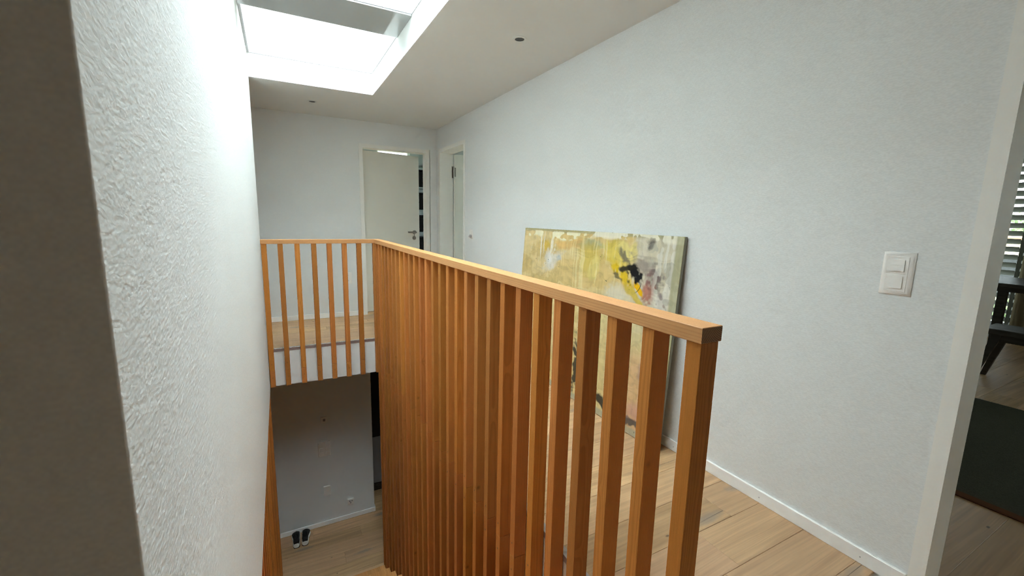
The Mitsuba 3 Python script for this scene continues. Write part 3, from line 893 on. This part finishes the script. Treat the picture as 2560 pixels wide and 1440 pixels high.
be = thing('bench', 'low black wooden bench with splayed legs in front of the dining table', 'bench')
obj('seat', box(5.02, 5.37, -0.35, 1.180, 0.415, 0.46, 0.006), 'dark_wood', be)
obj('apron', box(5.07, 5.32, -0.28, 1.13, 0.355, 0.4145, 0.003), 'dark_wood', be)
for sx in (-1, 1):
    for ye, sy in ((1.09, 1), (-0.26, -1)):
        cxx = 5.195 + sx * 0.11
        foot = np.array([5.195 + sx * 0.155, ye + sy * 0.10, 0.0005])
        hd = np.array([cxx, ye, 0.4145])
        obj('leg', hull([foot + [a, b, 0] for a in (-0.016, 0.016) for b in (-0.016, 0.016)] + [hd + [a, b, 0] for a in (-0.026, 0.026) for b in (-0.026, 0.026)]), 'dark_wood', be)

tb = thing('dining_table', 'dark dining table behind the black bench', 'table')
obj('tabletop', box(6.05, 6.95, -0.75, 1.62, 0.712, 0.745, 0.004), 'dark_wood', tb)
obj('apron', box(6.13, 6.87, -0.66, 1.53, 0.66, 0.7115), 'dark_wood', tb)
for xx in (6.13, 6.80):
    for yy in (-0.66, 1.46):
        obj('leg', box(xx, xx + 0.07, yy, yy + 0.07, 0.0005, 0.6595, 0.004), 'dark_wood', tb)

w2 = thing('window_2', 'dining room window behind the grey louvre blind', 'window', kind='structure')
obj('frame', cat(box(7.40, 7.46, 1.497, 1.509, 0.12, 2.25), box(7.40, 7.46, 3.14, 3.198, 0.12, 2.25), box(7.40, 7.46, 1.509, 3.14, 0.121, 0.18), box(7.40, 7.46, 1.509, 3.14, 2.19, 2.249)), 'frame_grey', w2)
gv = np.array([[7.43, 1.51, 0.18], [7.43, 3.14, 0.18], [7.43, 3.14, 2.19], [7.43, 1.51, 2.19]])
obj('pane', trimesh.Trimesh(gv, [[0, 1, 2], [0, 2, 3]], process=False), 'glass', w2)
w5 = thing('window_4', 'second, unshaded window of the dining room', 'window', kind='structure')
obj('frame', cat(box(7.40, 7.46, -3.598, -3.53, 0.852, 2.248), box(7.40, 7.46, -2.47, -2.402, 0.852, 2.248), box(7.40, 7.46, -3.53, -2.47, 0.852, 0.92), box(7.40, 7.46, -3.53, -2.47, 2.18, 2.248)), 'frame_grey', w5)
gv = np.array([[7.43, -3.53, 0.92], [7.43, -2.47, 0.92], [7.43, -2.47, 2.18], [7.43, -3.53, 2.18]])
obj('pane', trimesh.Trimesh(gv, [[0, 1, 2], [0, 2, 3]], process=False), 'glass', w5)
bl = thing('venetian_blind', 'grey louvre blind of broad slats in front of the dining window', 'blind')
obj('guide_rail', box(7.34, 7.375, 1.517, 1.549, 0.125, 2.245), 'blind_grey', bl)
zz = 0.20
while zz < 2.22:
    obj('slat', hull([(7.325 + a, y, zz + b) for y in (1.5495, 3.15) for a, b in ((0, 0.055), (0.002, 0.058), (0.050, 0.004), (0.052, 0.0))]), 'blind_grey', bl)
    for yy in (1.497,):
        obj('slat_end', box(7.345, 7.365, 1.497, 1.5165, zz - 0.004, zz + 0.052), 'blind_grey', bl)
    zz += 0.0893
cu = thing('curtain', 'brown curtain hanging beside the dining window', 'curtain')
yy = np.linspace(0.55, 1.485, 60)
xx = 7.22 + 0.025 * np.sin(yy * 55)
cv = np.array([(x, y, z) for z in (0.02, 2.30) for x, y in zip(xx, yy)] + [(x + 0.006, y, z) for z in (0.02, 2.30) for x, y in zip(xx, yy)])
n = len(yy)
F = []
for k in range(n - 1):
    F += [[k, k + 1, n + k + 1], [k, n + k + 1, n + k], [2 * n + k, 3 * n + k + 1, 2 * n + k + 1], [2 * n + k, 3 * n + k, 3 * n + k + 1]]
obj('cloth', trimesh.Trimesh(cv, F, process=False), 'curtain_cloth', cu, smooth=True)
obj('rod', cyl(0.012, 1.2, (7.22, 1.02, 2.33), 'y', 14), 'steel', cu)

# ------------------------------------------------------------------ far room: window and rack seen past the ajar door
w3 = thing('window_3', 'high window of the far room, a bright sliver above the ajar cream door', 'window', kind='structure')
obj('frame', cat(box(1.502, 1.53, 7.66, 7.70, 0.902, 2.35), box(2.03, 2.058, 7.66, 7.70, 0.902, 2.35), box(1.53, 2.03, 7.66, 7.70, 0.902, 0.95)), 'trim_paint', w3)
gv = np.array([[1.53, 7.68, 0.95], [2.03, 7.68, 0.95], [2.03, 7.68, 2.35], [1.53, 7.68, 2.35]])
obj('pane', trimesh.Trimesh(gv, [[0, 1, 2], [0, 2, 3]], process=False), 'glass', w3)
rk = thing('shelf_rack', 'pale blue-grey metal rack glimpsed through the gap of the cream door', 'shelf rack')
for x in (1.86, 2.52):
    for y in (6.95, 7.35):
        obj('upright', box(x, x + 0.025, y, y + 0.025, 0.0005, 2.2, 0.002), 'rack_paint', rk)
for z in (0.25, 0.62, 0.98, 1.34, 1.70, 2.06):
    obj('shelf', box(1.8855, 2.5195, 6.955, 7.37, z, z + 0.022), 'rack_paint', rk)
for q, z in enumerate((0.25, 0.62, 0.98, 1.34, 1.70)):
    bx = thing('storage_box', f'black storage box on the {["lowest", "second", "middle", "fourth", "top"][q]} shelf of the metal rack', 'box', 'black boxes on the metal rack')
    obj('body', box(1.90, 2.50, 6.97, 7.34, z + 0.0225, z + 0.27, 0.01), 'black_plastic', bx)
    obj('lid', box(1.895, 2.505, 6.965, 7.345, z + 0.2705, z + 0.295, 0.006), 'black_plastic', bx)

# lower corridor: dark cupboard beyond the wall end
cb = thing('cupboard', 'black cupboard on a brown plinth in the dark passage beyond the lower wall', 'cupboard')
obj('body', box(0.95, 1.54, 5.98, 6.5, ZL + 0.11, ZS - 0.02, 0.003), 'dark_grey', cb)
obj('plinth', box(0.95, 1.54, 5.96, 6.5, ZL + 0.0005, ZL + 0.1095), 'dark_wood', cb, label='dark brown plinth')
obj('door', box(0.955, 1.535, 5.965, 5.9795, ZL + 0.115, -1.9, 0.002), 'frame_grey', cb)
obj('door', box(0.955, 1.535, 5.965, 5.9795, -1.895, ZS - 0.03, 0.002), 'black_plastic', cb)

w5 = thing('window_5', 'small window of the lower storey at the right of the stair', 'window', kind='structure')
zb, zt = ZL + 0.9, ZS - 0.4
obj('frame', cat(box(5.05, 5.10, 4.602, 4.64, zb, zt), box(5.05, 5.10, 5.46, 5.498, zb, zt), box(5.05, 5.10, 4.64, 5.46, zb + 0.001, zb + 0.05), box(5.05, 5.10, 4.64, 5.46, zt - 0.05, zt - 0.001)), 'frame_grey', w5)
gv = np.array([[5.075, 4.64, zb + 0.05], [5.075, 5.46, zb + 0.05], [5.075, 5.46, zt - 0.05], [5.075, 4.64, zt - 0.05]])
obj('pane', trimesh.Trimesh(gv, [[0, 1, 2], [0, 2, 3]], process=False), 'glass', w5)

# ------------------------------------------------------------------ garden outside
struct('ground', box(-40, 60, -40, 60, ZL - 0.5, ZL - 0.25), 'grass', 'grass lawn of the garden outside the windows', 'ground')


def tree(x, y, h, r, lab):
    t = thing('tree', lab, 'tree', None)
    z0 = ZL - 0.25
    obj('trunk', hull([(x + a * 0.14 * math.cos(q), y + a * 0.14 * math.sin(q), z0 + zz) for a, zz in ((1.0, 0), (0.6, h * 0.6)) for q in np.linspace(0, 6.28, 9)]), 'bark', t)
    n = 1500
    d = rng.normal(size=(n, 3))
    d /= np.linalg.norm(d, axis=1, keepdims=True)
    c = np.array([x, y, z0 + h * 0.66]) + d * (rng.random((n, 1)) ** 0.4) * np.array([r, r, h * 0.38])
    a = rng.normal(size=(n, 3))
    a /= np.linalg.norm(a, axis=1, keepdims=True)
    b = np.cross(a, rng.normal(size=(n, 3)))
    b /= np.linalg.norm(b, axis=1, keepdims=True)
    s = 0.16
    V = np.stack([c - a * s, c + b * s * 0.6, c + a * s, c - b * s * 0.6], 1).reshape(-1, 3)
    i = np.arange(n)[:, None] * 4
    obj('foliage', trimesh.Trimesh(V, np.vstack([i + [0, 1, 2], i + [0, 2, 3]]), process=False), 'leaf', t, kind='stuff')


tree(13.5, 2.95, 2.65, 1.4, 'low round green shrub nearest the dining window')
tree(38.0, 8.3, 5.1, 3.2, 'tall green garden tree behind the beige house')
tree(34.0, 15.0, 5.0, 2.2, 'bushy green tree at the left of the beige house')
hs = thing('house', 'low beige neighbouring house seen between the blind slats', 'house')
obj('wall', box(24, 30, 1.5, 11, ZL - 0.25, 0.85), 'render_beige', hs)
obj('roof', box(23.7, 30.3, 1.2, 11.3, 0.8505, 1.0, 0.02), 'roof_tile', hs)
for yy in (2.6, 5.0, 7.4):
    obj('window', box(23.95, 23.999, yy, yy + 1.1, -1.2, 0.2), 'black_plastic', hs)
